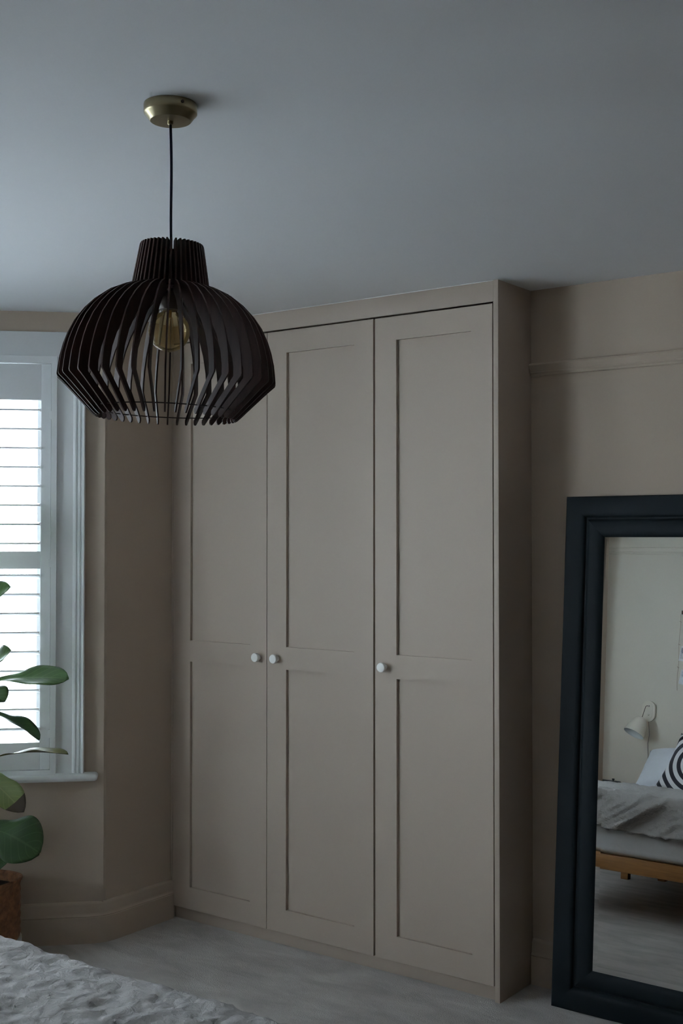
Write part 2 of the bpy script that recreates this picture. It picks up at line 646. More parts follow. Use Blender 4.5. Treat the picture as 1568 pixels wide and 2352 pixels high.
def louver_mesh(length):
    bm = bmesh.new()
    half = [(0.0315, 0.0026), (0.022, 0.0045), (0.008, 0.0056), (-0.008, 0.0056), (-0.022, 0.0045), (-0.0315, 0.0026)]
    LP = half + [(-y_, -z_) for y_, z_ in half]
    n = len(LP)
    rings = []
    for x in (0.0, length):
        rings.append([bm.verts.new((x, y_, z_)) for y_, z_ in LP])
    for k in range(n):
        bm.faces.new((rings[0][k], rings[0][(k + 1) % n], rings[1][(k + 1) % n], rings[1][k]))
    bm.faces.new(rings[0][::-1])
    bm.faces.new(rings[1])
    bmesh.ops.recalc_face_normals(bm, faces=bm.faces[:])
    me = bpy.data.meshes.new('louver')
    bm.to_mesh(me)
    bm.free()
    me.materials.append(M['white'])
    for p in me.polygons:
        p.use_smooth = True
    me.set_sharp_from_angle(angle=R(40))
    return me


def bay_window(idx, wall_name, start, end, rz, panels, pw, labels=None, tilt=(-4.5, 15)):
    L = (Vector(end) - Vector(start)).length
    a = 0.19
    b = a + 0.036 + panels * pw + 0.003
    # wall with its opening, local x along the wall, local y into the room
    bm = bmesh.new()
    ext0 = 0.0
    add_box(bm, ext0, a, -0.24, 0, 0, H)
    add_box(bm, b, L, -0.24, 0, 0, H)
    add_box(bm, a, b, -0.24, 0, 0, Z_SILL - 0.027)
    add_box(bm, a, b, -0.24, 0, Z_HEAD + 0.03, H)
    w = obj(wall_name, bm, M['wall'], kind='structure')
    w.location = (start[0], start[1], 0)
    w.rotation_euler = (0, 0, rz)

    root = empty('window_%d' % idx, (start[0], start[1], 0), (0, 0, rz), kind='structure')
    W = M['white']
    # casing: flat board, then three fine ridges and an outer bead
    for s0, sg in ((a, -1), (b, 1)):
        bm = bmesh.new()
        prof = [(-0.004, 0.0), (-0.004, 0.016), (0.066, 0.016), (0.070, 0.020), (0.074, 0.025), (0.079, 0.026), (0.082, 0.021),
                (0.086, 0.021), (0.089, 0.027), (0.094, 0.028), (0.097, 0.022), (0.100, 0.022), (0.103, 0.030), (0.110, 0.032), (0.113, 0.028), (0.113, 0.0)]
        rings = []
        for z in (Z_SILL, 2.418):
            rings.append([bm.verts.new((s0 + sg * o, y, z)) for o, y in prof])
        k = len(prof)
        for j in range(k):
            bm.faces.new((rings[0][j], rings[0][(j + 1) % k], rings[1][(j + 1) % k], rings[1][j]))
        bm.faces.new(rings[0])
        bm.faces.new(rings[1][::-1])
        obj('casing', bm, W, root, smooth='auto')
    box('head_casing', W, (a - 0.055, b + 0.055, 0.0, 0.0185, Z_HEAD - 0.002, 2.4175), root, bevel=0.003)
    # sill board with rounded nose
    bm = bmesh.new()
    add_box(bm, a - 0.168, b + 0.168, -0.02, 0.062, Z_SILL - 0.028, Z_SILL, bevel=0.0135, seg=4)
    obj('sill', bm, W, root, smooth='auto')
    # shutter frame
    bm = bmesh.new()
    add_box(bm, a - 0.004, a + 0.0175, -0.05, 0.034, Z_SILL, Z_HEAD)
    add_box(bm, b - 0.0175, b + 0.004, -0.05, 0.034, Z_SILL, Z_HEAD)
    add_box(bm, a + 0.0175, b - 0.0175, -0.05, 0.034, Z_HEAD - 0.027, Z_HEAD)
    add_box(bm, a + 0.0175, b - 0.0175, -0.05, 0.034, Z_SILL, Z_SILL + 0.017)
    obj('shutter_frame', bm, W, root)
    # sliding sash behind
    bm = bmesh.new()
    sy0, sy1 = -0.16, -0.115
    add_box(bm, a, a + 0.085, sy0, sy1, Z_SILL - 0.03, Z_HEAD + 0.03)
    add_box(bm, b - 0.085, b, sy0, sy1, Z_SILL - 0.03, Z_HEAD + 0.03)
    add_box(bm, a + 0.085, b - 0.085, sy0, sy1, Z_SILL - 0.03, Z_SILL + 0.075)
    add_box(bm, a + 0.085, b - 0.085, sy0, sy1, Z_HEAD - 0.06, Z_HEAD + 0.03)
    add_box(bm, a + 0.085, b - 0.085, sy0, sy1, 1.49, 1.535)
    obj('sash', bm, W, root)
    for z0, z1 in ((Z_SILL + 0.075, 1.49), (1.535, Z_HEAD - 0.06)):
        bm = bmesh.new()
        add_box(bm, a + 0.085, b - 0.085, -0.140, -0.136, z0, z1)
        obj('pane', bm, M['glass'], root)
    # the shutters hang in the frame, each a thing of its own
    mat = Matrix.Translation((start[0], start[1], 0)) @ Matrix.Rotation(rz, 4, 'Z')
    for k in range(panels if labels else 0):
        s0 = a + 0.0195 + k * pw
        s1 = s0 + pw - 0.003
        sh = empty('window_shutter', mat @ Vector((s0, 0, 0.690)), (0, 0, rz), label=labels[k], cat='shutter')
        wd = s1 - s0
        z = lambda q: q - 0.690
        for x0, x1 in ((0, 0.038), (wd - 0.038, wd)):
            box('stile', W, (x0, x1, -0.004, 0.024, 0, z(2.288)), sh, bevel=0.0015)
        for z0, z1 in ((0.690, 0.796), (1.478, 1.547), (2.145, 2.288)):
            box('rail', W, (0.0385, wd - 0.0385, -0.002, 0.022, z(z0), z(z1)), sh, bevel=0.0015)
        me = louver_mesh(wd - 0.082)
        for i in range(8):
            o = link_mesh('louver', me, sh)
            o.location = (0.041, 0.010, z(2.106 - 0.075 * i))
            o.rotation_euler = (R(tilt[0]), 0, 0)
        for i in range(9):
            o = link_mesh('louver', me, sh)
            o.location = (0.041, 0.010, z(1.447 - 0.075 * i))
            o.rotation_euler = (R(tilt[1]), 0, 0)
        for zh in (2.085, 1.50, 0.83):
            bm = bmesh.new()
            add_box(bm, -0.0075, 0.006, 0.0245, 0.0325, z(zh) - 0.016, z(zh) + 0.016, bevel=0.001)
            obj('hinge', bm, W, sh, smooth='auto')
    c = mat @ Vector(((a + b) / 2, -0.20, (Z_SILL + Z_HEAD) / 2))
    portal(c, rz + math.pi, b - a, Z_HEAD - Z_SILL)
    return root


bay_window(1, 'wall_bay_side', C1, C2, R(225), 2, 0.450,
           ['white louvred shutter panel in the bay window, the one next to the wardrobe',
            'white louvred shutter panel in the bay window, behind the fig plant'])
bay_window(2, 'wall_bay_centre', C2, C3, R(270), 2, 0.425,
           ['white louvred shutter panel in the middle bay window, nearer the fig plant',
            'white louvred shutter panel in the middle bay window, nearer the bed'], tilt=(18, 26))  # unseen shutters, louvres tilted to throw daylight up to the ceiling
bay_window(3, 'wall_bay_far', C3, C4, R(315), 2, 0.450,
           ['white louvred shutter panel in the bay window beside the bed, nearer the middle window',
            'white louvred shutter panel in the bay window beside the bed, nearer the bedside table'], tilt=(10, 16))  # added out of view, angled to keep direct sky off the lower doors

# ------------------------------------------------------------------ fitted wardrobe
wr = empty('fitted_wardrobe', (-0.79, 0.0, 0.0), label='tall beige fitted wardrobe with three panelled doors and white knobs', cat='wardrobe')


def wpart(name, b, mat=None, bevel=0.0012, parent=None):
    x0, x1, y0, y1, z0, z1 = b
    return box(name, mat or M['wardrobe'], (x0 + 0.79, x1 + 0.79, y0, y1, z0, z1), parent or wr, bevel=bevel)


wpart('end_panel', (-0.0195, 0.0, 0.0, YB, 0.0, H))
wpart('top_fascia', (XL, -0.0195, 0.0, 0.02, 2.4255, H))
wpart('caulk_line', (XL, -0.0195, -0.002, 0.003, H - 0.0025, H), M['caulk'], bevel=0)
wpart('side_filler', (XL, -1.5655, 0.002, 0.022, 0.0, 2.4255))
wpart('plinth', (-1.5655, -0.0195, 0.020, 0.034, 0.0, 0.0495))
wpart('carcass_back', (-1.5655, -0.0195, 0.026, 0.036, 0.0495, 2.4255), M['dark'], bevel=0)  # dark sheet close behind the doors, stands in for shade in the gaps


def door(x0, x1, pl, prr, knob_x, first):
    w, zb, zt = x1 - x0, 0.0535, 2.4185
    d = empty('door', ((x0 + 0.79), 0.0, zb))
    d.parent = wr
    zz = lambda q: q - zb
    lo0, lo1, up0, up1 = zz(0.144), zz(1.0825), zz(1.171), zz(2.331)
    a, b = pl - x0, prr - x0
    # frame of the door with two sunk fields, one continuous board
    bm = bmesh.new()
    xs = [0, a, b, w]
    zs = [0, lo0, lo1, up0, up1, zt - zb]
    V = {}
    for i, x in enumerate(xs):
        for j, zq in enumerate(zs):
            V[i, j] = bm.verts.new((x, 0, zq))
    hole = []
    for i in range(3):
        for j in range(5):
            if i == 1 and j in (1, 3):
                hole.append([V[i, j], V[i + 1, j], V[i + 1, j + 1], V[i, j + 1]])
                continue
            bm.faces.new((V[i, j], V[i + 1, j], V[i + 1, j + 1], V[i, j + 1]))
    for q in hole:
        bk = [bm.verts.new((v.co.x, 0.0125, v.co.z)) for v in q]
        for k in range(4):
            bm.faces.new((q[k], q[(k + 1) % 4], bk[(k + 1) % 4], bk[k]))
    # outer edges
    outer = [V[i, 0] for i in range(4)] + [V[3, j] for j in range(1, 6)] + [V[i, 5] for i in (2, 1, 0)] + [V[0, j] for j in (4, 3, 2, 1)]
    bk = [bm.verts.new((v.co.x, 0.022, v.co.z)) for v in outer]
    n = len(outer)
    for k in range(n):
        bm.faces.new((outer[k], outer[(k + 1) % n], bk[(k + 1) % n], bk[k]))
    obj('door_frame', bm, M['wardrobe'], d)
    for z0, z1 in ((lo0, lo1), (up0, up1)):
        box('panel', M['wardrobe'], (a - 0.004, b + 0.004, 0.012, 0.019, z0 - 0.004, z1 + 0.004), d)
    bm = bmesh.new()
    mt = Matrix.Translation((knob_x - x0, 0, zz(1.124))) @ Matrix.Rotation(R(90), 4, 'X')
    add_lathe(bm, [(0, -0.001), (0.0105, -0.001), (0.0095, 0.006), (0.010, 0.010), (0.0165, 0.014), (0.0180, 0.018), (0.0180, 0.027),
                   (0.0168, 0.0298), (0.014, 0.0308), (0, 0.0308)], 32, mt)
    k = obj('knob', bm, M['knob'], d, smooth='auto')
    k['label'] = 'round white ceramic knob'
    return d


door(-1.5615, -1.0475, -1.464, -1.134, -1.0865, True)
door(-1.0445, -0.5300, -0.9475, -0.6175, -0.9925, False)
door(-0.5215, -0.0240, -0.4265, -0.1090, -0.4775, False)

# ------------------------------------------------------------------ pendant lamp
LX, LY = 0.2809, -1.8895
pend = empty('pendant_lamp', (LX, LY, H), label='dark wooden slatted pendant lamp hanging from the ceiling with a globe bulb', cat='pendant lamp')
bm = bmesh.new()
add_lathe(bm, [(0, 0), (0.0545, 0), (0.0552, -0.002), (0.0552, -0.0185), (0.0540, -0.0205), (0.0515, -0.0225), (0.0435, -0.0335),
               (0.0415, -0.0350), (0.006, -0.0352), (0.006, -0.041), (0.0035, -0.0425), (0, -0.0425)], 64)
cz = obj('ceiling_rose', bm, M['brass'], pend, smooth='auto')
cz['label'] = 'antique brass ceiling rose'
bm = bmesh.new()
add_lathe(bm, [(0, 0.0035), (0.0028, 0.0035), (0.0034, 0.002), (0.0034, 0)], 16, Matrix.Rotation(R(-20), 4, 'Z') @ Matrix.Translation((0.0548, 0, -0.010)) @ Matrix.Rotation(R(90), 4, 'Y'))
obj('fixing_screw', bm, M['ring'], cz, smooth='auto')
# cord hangs with a slight wave
bm = bmesh.new()
zt_shade = 2.2085 - H
pts = []
for i in range(25):
    t = i / 24
    s = 0.0011 * math.sin(t * math.pi * 2.2) + 0.004 * t
    pts.append((0.804 * s, 0.595 * s, -0.040 + t * (zt_shade - 0.075 + 0.040)))
add_tube(bm, pts, 0.0028, 10)
obj('cord', bm, M['cord'], pend, smooth=True)

FW = Vector((-math.sin(0.637), math.cos(0.637), 0.0))
TILT = Matrix.Translation((0.004 * 0.804, 0.004 * 0.595, zt_shade)) @ Matrix.Rotation(R(1.75), 4, FW)
shade = empty('shade')
shade.parent = pend
shade.matrix_local = TILT
OUT = [(0.0, 0.0640), (0.004, 0.0660), (0.088, 0.0800), (0.0885, 0.0830), (0.095, 0.104), (0.107, 0.1290), (0.127, 0.1555), (0.147, 0.1750),
       (0.170, 0.1915), (0.197, 0.2045), (0.220, 0.2125), (0.245, 0.2185), (0.268, 0.2215), (0.2815, 0.2228), (0.2855, 0.2215),
       (0.300, 0.2060), (0.330, 0.1760), (0.352, 0.1545), (0.3585, 0.1475)]
INN = [(0.3605, 0.1440), (0.3595, 0.1405), (0.3555, 0.1385), (0.350, 0.1390), (0.330, 0.1570), (0.305, 0.1820), (0.286, 0.1995), (0.268, 0.1990),
       (0.240, 0.1930), (0.205, 0.1770), (0.175, 0.1550), (0.150, 0.1290), (0.130, 0.1020), (0.118, 0.0780), (0.105, 0.0560), (0.090, 0.0400),
       (0.02, 0.0360), (0.0, 0.0360)]
prof = [(r, -h) for h, r in OUT + INN]
bm = bmesh.new()
T2 = 0.0016
A = [bm.verts.new((r, -T2, z)) for r, z in prof]
B = [bm.verts.new((r, T2, z)) for r, z in prof]
bm.faces.new(A)
bm.faces.new(B[::-1])
for i in range(len(prof)):
    j = (i + 1) % len(prof)
    bm.faces.new((A[i], B[i], B[j], A[j]))
bmesh.ops.recalc_face_normals(bm, faces=bm.faces[:])
fin_me = bpy.data.meshes.new('fin')
bm.to_mesh(fin_me)
bm.free()
fin_me.materials.append(M['fin'])
NF = 44
for i in range(NF):
    o = link_mesh('fin', fin_me, shade)
    o.rotation_euler = (0, 0, 2 * math.pi * (i + 0.35) / NF)


def ring(name, r, h, rad, mat, parent, seg=96):
    bm = bmesh.new()
    add_tube(bm, [(r * math.cos(2 * math.pi * k / seg), r * math.sin(2 * math.pi * k / seg), -h) for k in range(seg)], rad, 6, closed=True)
    return obj(name, bm, mat, parent, smooth=True)


ring('bottom_ring', 0.1515, 0.3435, 0.0013, M['ring'], shade)
bm = bmesh.new()
add_lathe(bm, [(0.022, -0.020), (0.050, -0.020), (0.050, -0.024), (0.022, -0.024), (0.022, -0.020)], 48)
obj('top_ring', bm, M['fin'], shade, smooth='auto')
bm = bmesh.new()
add_lathe(bm, [(0.030, -0.092), (0.066, -0.092), (0.066, -0.096), (0.030, -0.096), (0.030, -0.092)], 48)
obj('neck_ring', bm, M['fin'], shade, smooth='auto')
bm = bmesh.new()
add_lathe(bm, [(0, -0.018), (0.008, -0.018), (0.012, -0.03), (0.020, -0.045), (0.021, -0.095), (0.026, -0.10), (0.026, -0.128), (0.022, -0.136), (0, -0.136)], 32)
obj('lampholder', bm, M['holder'], shade, smooth='auto')
# globe bulb
bm = bmesh.new()
gz = -0.1800
gp = [(0.0140, -0.134), (0.0150, -0.139)] + [(0.0425 * math.sin(R(a_)), gz + 0.0425 * math.cos(R(a_))) for a_ in (26, 34, 44, 56, 68, 80, 92, 104, 116, 128, 140, 150, 160, 170)] + [(0, gz - 0.0425)]
add_lathe(bm, gp, 48)
bulb = obj('bulb', bm, M['bulb'], shade, smooth=True)
bulb['label'] = 'amber tinted glass globe bulb'
bm = bmesh.new()
for k in range(6):
    an = 2 * math.pi * k / 6
    add_tube(bm, [(0.006 * math.cos(an), 0.006 * math.sin(an), -0.150), (0.013 * math.cos(an + .3), 0.013 * math.sin(an + .3), -0.198)], 0.0005, 5)
add_tube(bm, [(0, 0, -0.136), (0, 0, -0.152)], 0.004, 8)
obj('filament', bm, M['filament'], bulb)

# ------------------------------------------------------------------ leaning mirror
MT = R(4.48)
mir = empty('leaning_mirror', (0.150, 0.083, 0.0025), (-MT, 0, 0), label='large mirror in a dark navy frame leaning on the wall beside the wardrobe', cat='mirror')
MW, MH = 0.86, 1.749
FP = [(0.0, 0.024), (0.0, 0.004), (0.003, 0.0008), (0.008, 0.0), (0.056, 0.0), (0.066, 0.0015), (0.071, 0.006), (0.074, 0.0125), (0.080, 0.0125),
      (0.084, 0.007), (0.091, 0.0045), (0.120, 0.0055), (0.132, 0.009), (0.138, 0.014), (0.142, 0.0165), (0.142, 0.024)]


def frame_side(which):
    bm = bmesh.new()
    ends = []
    for e in (0, 1):
        ringv = []
        for o, y in FP:
            if which == 'L':
                p = (o, y, o if e == 0 else MH - o)
            elif which == 'R':
                p = (MW - o, y, o if e == 0 else MH - o)
            elif which == 'B':
                p = (o if e == 0 else MW - o, y, o)
            else:
                p = (o if e == 0 else MW - o, y, MH - o)
            ringv.append(bm.verts.new(p))
        ends.append(ringv)
    k = len(FP)
    for j in range(k):
        bm.faces.new((ends[0][j], ends[0][(j + 1) % k], ends[1][(j + 1) % k], ends[1][j]))
    bm.faces.new(ends[0])
    bm.faces.new(ends[1][::-1])
    obj('frame_side', bm, M['navy'], mir, smooth='auto')


for s in 'LRBT':
    frame_side(s)
bm = bmesh.new()
g0, g1, yg = 0.1405, 0.1585, 0.0165
inner = [(g1, g1), (MW - g1, g1), (MW - g1, MH - g1), (g1, MH - g1)]
outer = [(g0, g0), (MW - g0, g0), (MW - g0, MH - g0), (g0, MH - g0)]
vi = [bm.verts.new((x, yg, z)) for x, z in inner]
vo = [bm.verts.new((x, yg + 0.00032, z)) for x, z in outer]
vb = [bm.verts.new((x, yg + 0.0040, z)) for x, z in outer]
bm.faces.new(vi)
for k in range(4):
    k2 = (k + 1) % 4
    bm.faces.new((vi[k], vi[k2], vo[k2], vo[k]))
    bm.faces.new((vo[k], vo[k2], vb[k2], vb[k]))
bm.faces.new(vb[::-1])
gl = obj('mirror_glass', bm, M['mirror'], mir)
gl['label'] = 'bevelled mirror glass'

# ------------------------------------------------------------------ bed
BX0, BX1, BY0, BY1 = -1.13, 0.58, -3.90, -1.755
bed = empty('bed_frame', ((BX0 + BX1) / 2, (BY0 + BY1) / 2, 0), label='low wooden bed frame with orange brown rails under the mattress', cat='bed')
bcx, bcy = (BX0 + BX1) / 2, (BY0 + BY1) / 2


def bpart(name, b, bevel=0.003, mat='oak', parent=None):
    x0, x1, y0, y1, z0, z1 = b
    return box(name, M[mat], (x0 - bcx, x1 - bcx, y0 - bcy, y1 - bcy, z0, z1), parent or bed, bevel=bevel)


bpart('foot_rail', (BX0, BX1, BY1 - 0.028, BY1, 0.232, 0.306))
bpart('head_rail', (BX0, BX1, BY0, BY0 + 0.028, 0.232, 0.306))
bpart('side_rail', (BX0, BX0 + 0.028, BY0 + 0.028, BY1 - 0.028, 0.232, 0.306))
bpart('side_rail', (BX1 - 0.028, BX1, BY0 + 0.028, BY1 - 0.028, 0.232, 0.306))
bpart('centre_beam', (bcx - 0.02, bcx + 0.02, BY0 + 0.028, BY1 - 0.028, 0.24, 0.285))
for x, y in ((-1.0, -3.24), (0.30, -3.24), (-1.06, -1.95), (0.36, -1.95), (-0.84, -3.44)):
    bpart('leg', (x - 0.024, x + 0.024, y - 0.024, y + 0.024, 0.0, 0.245), 0.004)
for k in range(12):
    y = BY0 + 0.12 + k * 0.165
    bpart('slat', (BX0 + 0.028, BX1 - 0.028, y, y + 0.07, 0.287, 0.300), 0.0015)

# mattress with rounded edges
bm = bmesh.new()
add_box(bm, BX0 + 0.015, BX1 - 0.015, BY0 + 0.02, BY1 - 0.012, 0.3065, 0.505, bevel=0.035, seg=4)
mt_ = obj('mattress', bm, M['sheet'], smooth=True)
tag(mt_, 'pale grey sheeted mattress on the wooden bed frame under the duvet', 'mattress')


def fbm(x, y, z=0.0, o=4):
    return noise.fractal(Vector((x, y, z)), 0.9, 2.1, o)


def duvet():
    """a thick cloth laid over the bed: top sheet, rounded shoulder, hanging sides and foot"""
    nx, ny = 190, 230
    x0, x1 = BX0 - 0.012, BX1 + 0.012
    y1 = BY1 + 0.022
    yh = -3.37
    drop_f, drop_s = 0.185, 0.20
    top = 0.622
    rr = 0.055

    def edge(d):
        # d: distance past the start of the shoulder -> (outward, downward)
        q = rr * math.pi / 2
        if d <= 0:
            return d, 0.0
        if d < q:
            an = d / rr
            return rr * math.sin(an), rr * (1 - math.cos(an))
        return rr + 0.01 * min(1, (d - q) / 0.1), rr + (d - q)
    bm = bmesh.new()
    flat_w = (x1 - x0) - 2 * rr
    tot_w = flat_w + 2 * (rr * math.pi / 2 + drop_s - rr)
    flat_l = (y1 - rr) - yh
    tot_l = flat_l + rr * math.pi / 2 + drop_f - rr
    G = []
    for j in range(ny + 1):
        v = j / ny * tot_l
        row = []
        for i in range(nx + 1):
            u = (i / nx - 0.5) * tot_w
            su = 1 if u > 0 else -1
            ox, dx = edge(abs(u) - flat_w / 2)
            X = (x0 + x1) / 2 + su * (flat_w / 2 + ox)
            oy, dy = edge(v - flat_l)
            Y = yh + flat_l + oy
            # corner: hang the larger of the two drops
            Z = top - 0.055 * max(0.0, 1 - v / flat_l) - max(dx, dy) - 0.25 * min(dx, dy)
            # broad billows, folds and fine creases
            f_hang = min(1.0, max(dx, dy) / 0.06)
            bil = 0.010 * fbm(X * 2.1, Y * 2.1, 1.3)
            cr = abs(fbm(X * 5.0 + 3, Y * 4.0, 5.1))
            cr2 = abs(fbm(X * 13.0, Y * 13.0 + 2, 8.3))
            fine = fbm(X * 34.0, Y * 34.0, Z * 34, 3)
            dz = bil - 0.013 * cr - 0.011 * cr2 + 0.0024 * fine + 0.010
            if dy > dx and f_hang > 0:
                # gathered folds across the foot, running diagonally
                ph = (X * 1.0 - Z * 1.55)
                fo = fbm(ph * 6.5, Z * 2.0 + X * 1.0, 3.7, 3)
                Y += f_hang * (0.030 * fo + 0.026 * abs(fbm(ph * 11, X * 2, 6.1, 2)) - 0.006)
                Z += 0.012 * fbm(X * 3.0, 4.2, 0.5, 2) * f_hang
                Z += dz * (1 - f_hang)
                Y += 0.004 * fine
            elif dx > 0:
                X += su * f_hang * (0.018 * fbm(Y * 6, Z * 5, 2.2, 3))
                Z += dz * (1 - f_hang)
            else:
                Z += dz
            row.append(bm.verts.new((X, Y, Z)))
        G.append(row)
    for j in range(ny):
        for i in range(nx):
            bm.faces.new((G[j][i], G[j][i + 1], G[j + 1][i + 1], G[j + 1][i]))
    o = obj('duvet', bm, M['duvet'], smooth=True)
    # make sure the cloth thickens inwards
    md = o.modifiers.new('thickness', 'SOLIDIFY')
    md.thickness = 0.018
    md.offset = -1
    # face the top upwards
    me = o.data
    if sum(p.normal.z for p in me.polygons) < 0:
        me.flip_normals()
    return tag(o, 'crumpled grey linen duvet spread over the bed', 'duvet')


duvet()


def cushion(name, w, h, t, mat, M4, n=22, puff=0.42):
    bm = bmesh.new()
    sides = []
    for sg in (1, -1):
        g = []
        for i in range(n + 1):
            row = []
            for j in range(n + 1):
                a, b = i / n * 2 - 1, j / n * 2 - 1
                e = max(0.0, (1 - a ** 2)) ** puff * max(0.0, (1 - b ** 2)) ** puff
                pin = 1 - 0.07 * (1 - abs(a) ** 2) * abs(b) ** 3
                pin2 = 1 - 0.07 * (1 - abs(b) ** 2) * abs(a) ** 3
                y = sg * (t / 2 * e * (1 + 0.08 * fbm(a * 2.1, b * 2.1, sg * 3 + w * 10)))
                row.append(bm.verts.new((a * w / 2 * pin2, y, b * h / 2 * pin)))
            g.append(row)
        sides.append(g)
    for g in sides:
        for i in range(n):
            for j in range(n):
                bm.faces.new((g[i][j], g[i + 1][j], g[i + 1][j + 1], g[i][j + 1]))
    bmesh.ops.remove_doubles(bm, verts=bm.verts[:], dist=0.0002)
    o = obj(name, bm, mat, smooth=True)
    o.matrix_world = M4
    return o


p1 = cushion('pillow', 0.66, 0.42, 0.22, M['pillow'],
             Matrix.Translation((-0.795, -3.690, 0.675)) @ Matrix.Rotation(R(-4), 4, 'Y') @ Matrix.Rotation(R(52), 4, 'X'))
tag(p1, 'white cotton pillow propped against the wall below the wall lamp', 'pillow')
p2 = cushion('pillow', 0.66, 0.42, 0.22, M['pillow'],
             Matrix.Translation((0.02, -3.690, 0.675)) @ Matrix.Rotation(R(3), 4, 'Y') @ Matrix.Rotation(R(52), 4, 'X'))
tag(p2, 'white cotton pillow on the side of the bed away from the window', 'pillow')
c1 = cushion('cushion', 0.39, 0.39, 0.14, M['swirl'],
             Matrix.Translation((-0.672, -3.475, 0.690)) @ Matrix.Rotation(R(17), 4, 'Y') @ Matrix.Rotation(R(20), 4, 'X'))
tag(c1, 'square cushion with a black and white swirl pattern leaning on the pillow', 'cushion')

# ------------------------------------------------------------------ wall lamp by the bed
wl = empty('wall_lamp', (-1.190, YF, 1.043), label='cream wall lamp with an oval plate and a bell shade', cat='wall lamp')


def stadium(bm, w, h, y0, y1, n=16):
    pts = []
    r = w / 2
    for k in range(n + 1):
        an = math.pi * k / n
        pts.append((r * math.cos(an), (h / 2 - r) + r * math.sin(an)))
    for k in range(n + 1):
        an = math.pi + math.pi * k / n
        pts.append((r * math.cos(an), -(h / 2 - r) + r * math.sin(an)))
    a = [bm.verts.new((x, y0, z)) for x, z in pts]
    b = [bm.verts.new((x, y1, z)) for x, z in pts]
    bm.faces.new(a)
    bm.faces.new(b[::-1])
    for k in range(len(pts)):
        k2 = (k + 1) % len(pts)
        bm.faces.new((a[k], b[k], b[k2], a[k2]))


bm = bmesh.new()
stadium(bm, 0.092, 0.142, 0.0, 0.022)
obj('back_plate', bm, M['cream'], wl, smooth='auto')
bm = bmesh.new()
stadium(bm, 0.058, 0.106, 0.022, 0.025)
obj('plate_inset', bm, M['cream'], wl, smooth='auto')
for z in (0.036, -0.024):
    bm = bmesh.new()
    add_lathe(bm, [(0, 0.008), (0.004, 0.007), (0.006, 0.003), (0.006, -0.002)], 14, Matrix.Translation((0.004, 0.0265, z)) @ Matrix.Rotation(R(-90), 4, 'X'))
    obj('screw', bm, M['steel'], wl, smooth='auto')
bm = bmesh.new()
add_tube(bm, [(0.004, 0.026, 0.036), (-0.004, 0.044, 0.036), (-0.008, 0.052, 0.030), (-0.016, 0.086, -0.046)], 0.0022, 8)
obj('arm', bm, M['darkwood'], wl, smooth=True)
axis = Vector((-0.24, 0.42, -0.88)).normalized()
q = Vector((0, 0, -1)).rotation_difference(axis).to_matrix().to_4x4()
mt = Matrix.Translation((-0.014, 0.090, -0.046)) @ q
bm = bmesh.new()
pr = [(0, 0), (0.012, -0.001), (0.028, -0.008), (0.042, -0.022), (0.053, -0.045), (0.061, -0.075), (0.067, -0.105), (0.071, -0.130)]
add_lathe(bm, pr, 40, mt)
obj('shade', bm, M['cream'], wl, smooth=True)
bm = bmesh.new()
add_lathe(bm, [(max(0, r - 0.002), z - 0.002) for r, z in pr[:-1]] + [(0.069, -0.130), (0.071, -0.1302)], 40, mt)
obj('shade_lining', bm, M['shade_in'], wl, smooth=True)
bm = bmesh.new()
add_tube(bm, [(0.002, 0.012, -0.068), (0.012, 0.010, -0.16), (0.003, 0.008, -0.22), (0.010, 0.008, -0.30), (0.008, 0.008, -0.40)], 0.0026, 8)
obj('cord', bm, M['grey_cord'], wl, smooth=True)

# ------------------------------------------------------------------ pictures hung on twine over the bed
hang = empty('photo_hanger', (-0.80, YF, 1.72), label='dark wooden bar with twine hanging on the wall above the bed', cat='hanger')
box('bar', M['darkwood'], (-0.195, 0.195, 0.001, 0.013, 0.0, 0.026), hang, bevel=0.002)
for x in (-0.20, 0.02):
    bm = bmesh.new()
    pts = [(x + 0.003 * math.sin(k * 1.3), 0.010, -0.0 - 0.052 * k) for k in range(11)]
    add_tube(bm, pts, 0.0012, 6)
    for k in (1, 4, 7):
        add_tube(bm, [(x - 0.006, 0.010, -0.052 * k + 0.004), (x + 0.008, 0.011, -0.052 * k - 0.002)], 0.0016, 6)
    obj('twine', bm, M['twine'], hang, smooth=True)


def photo_mat(name, c1_, c2_, sc_):
    m, nt, b = new_mat(name)
    tc = nt.nodes.new('ShaderNodeTexCoord')
    n1 = nt.nodes.new('ShaderNodeTexNoise')
    n1.inputs['Scale'].default_value = sc_
    nt.links.new(tc.outputs['Object'], n1.inputs['Vector'])
    cr = nt.nodes.new('ShaderNodeValToRGB')
    cr.color_ramp.elements[0].position = 0.42
    cr.color_ramp.elements[0].color = c1_ + (1,)
    cr.color_ramp.elements[1].position = 0.58
    cr.color_ramp.elements[1].color = c2_ + (1,)
    nt.links.new(n1.outputs['Fac'], cr.inputs['Fac'])
    nt.links.new(cr.outputs['Color'], b.inputs['Base Color'])
    b.inputs['Roughness'].default_value = 0.3
    return m


for x, z, rot, mm, lab in (
        (-0.948, 1.447, 7, photo_mat('photo_dark', (0.05, 0.05, 0.10), (0.42, 0.40, 0.44), 28), 'white bordered instant photo with a dark picture hanging above another on the wall'),
        (-0.940, 1.289, 9, photo_mat('photo_sea', (0.10, 0.14, 0.18), (0.48, 0.55, 0.60), 16), 'white bordered instant photo with a pale blue picture, lower of two on the wall')):
    ph = empty('instant_photo', (x, YF + 0.012, z), (0, R(rot), 0), label=lab, cat='photo', group='instant photos over the bed')
    box('card', M['photo_white'], (-0.0435, 0.0435, 0, 0.0012, -0.050, 0.050), ph)
    box('picture', mm, (-0.037, 0.037, 0.0012, 0.0018, -0.034, 0.043), ph)

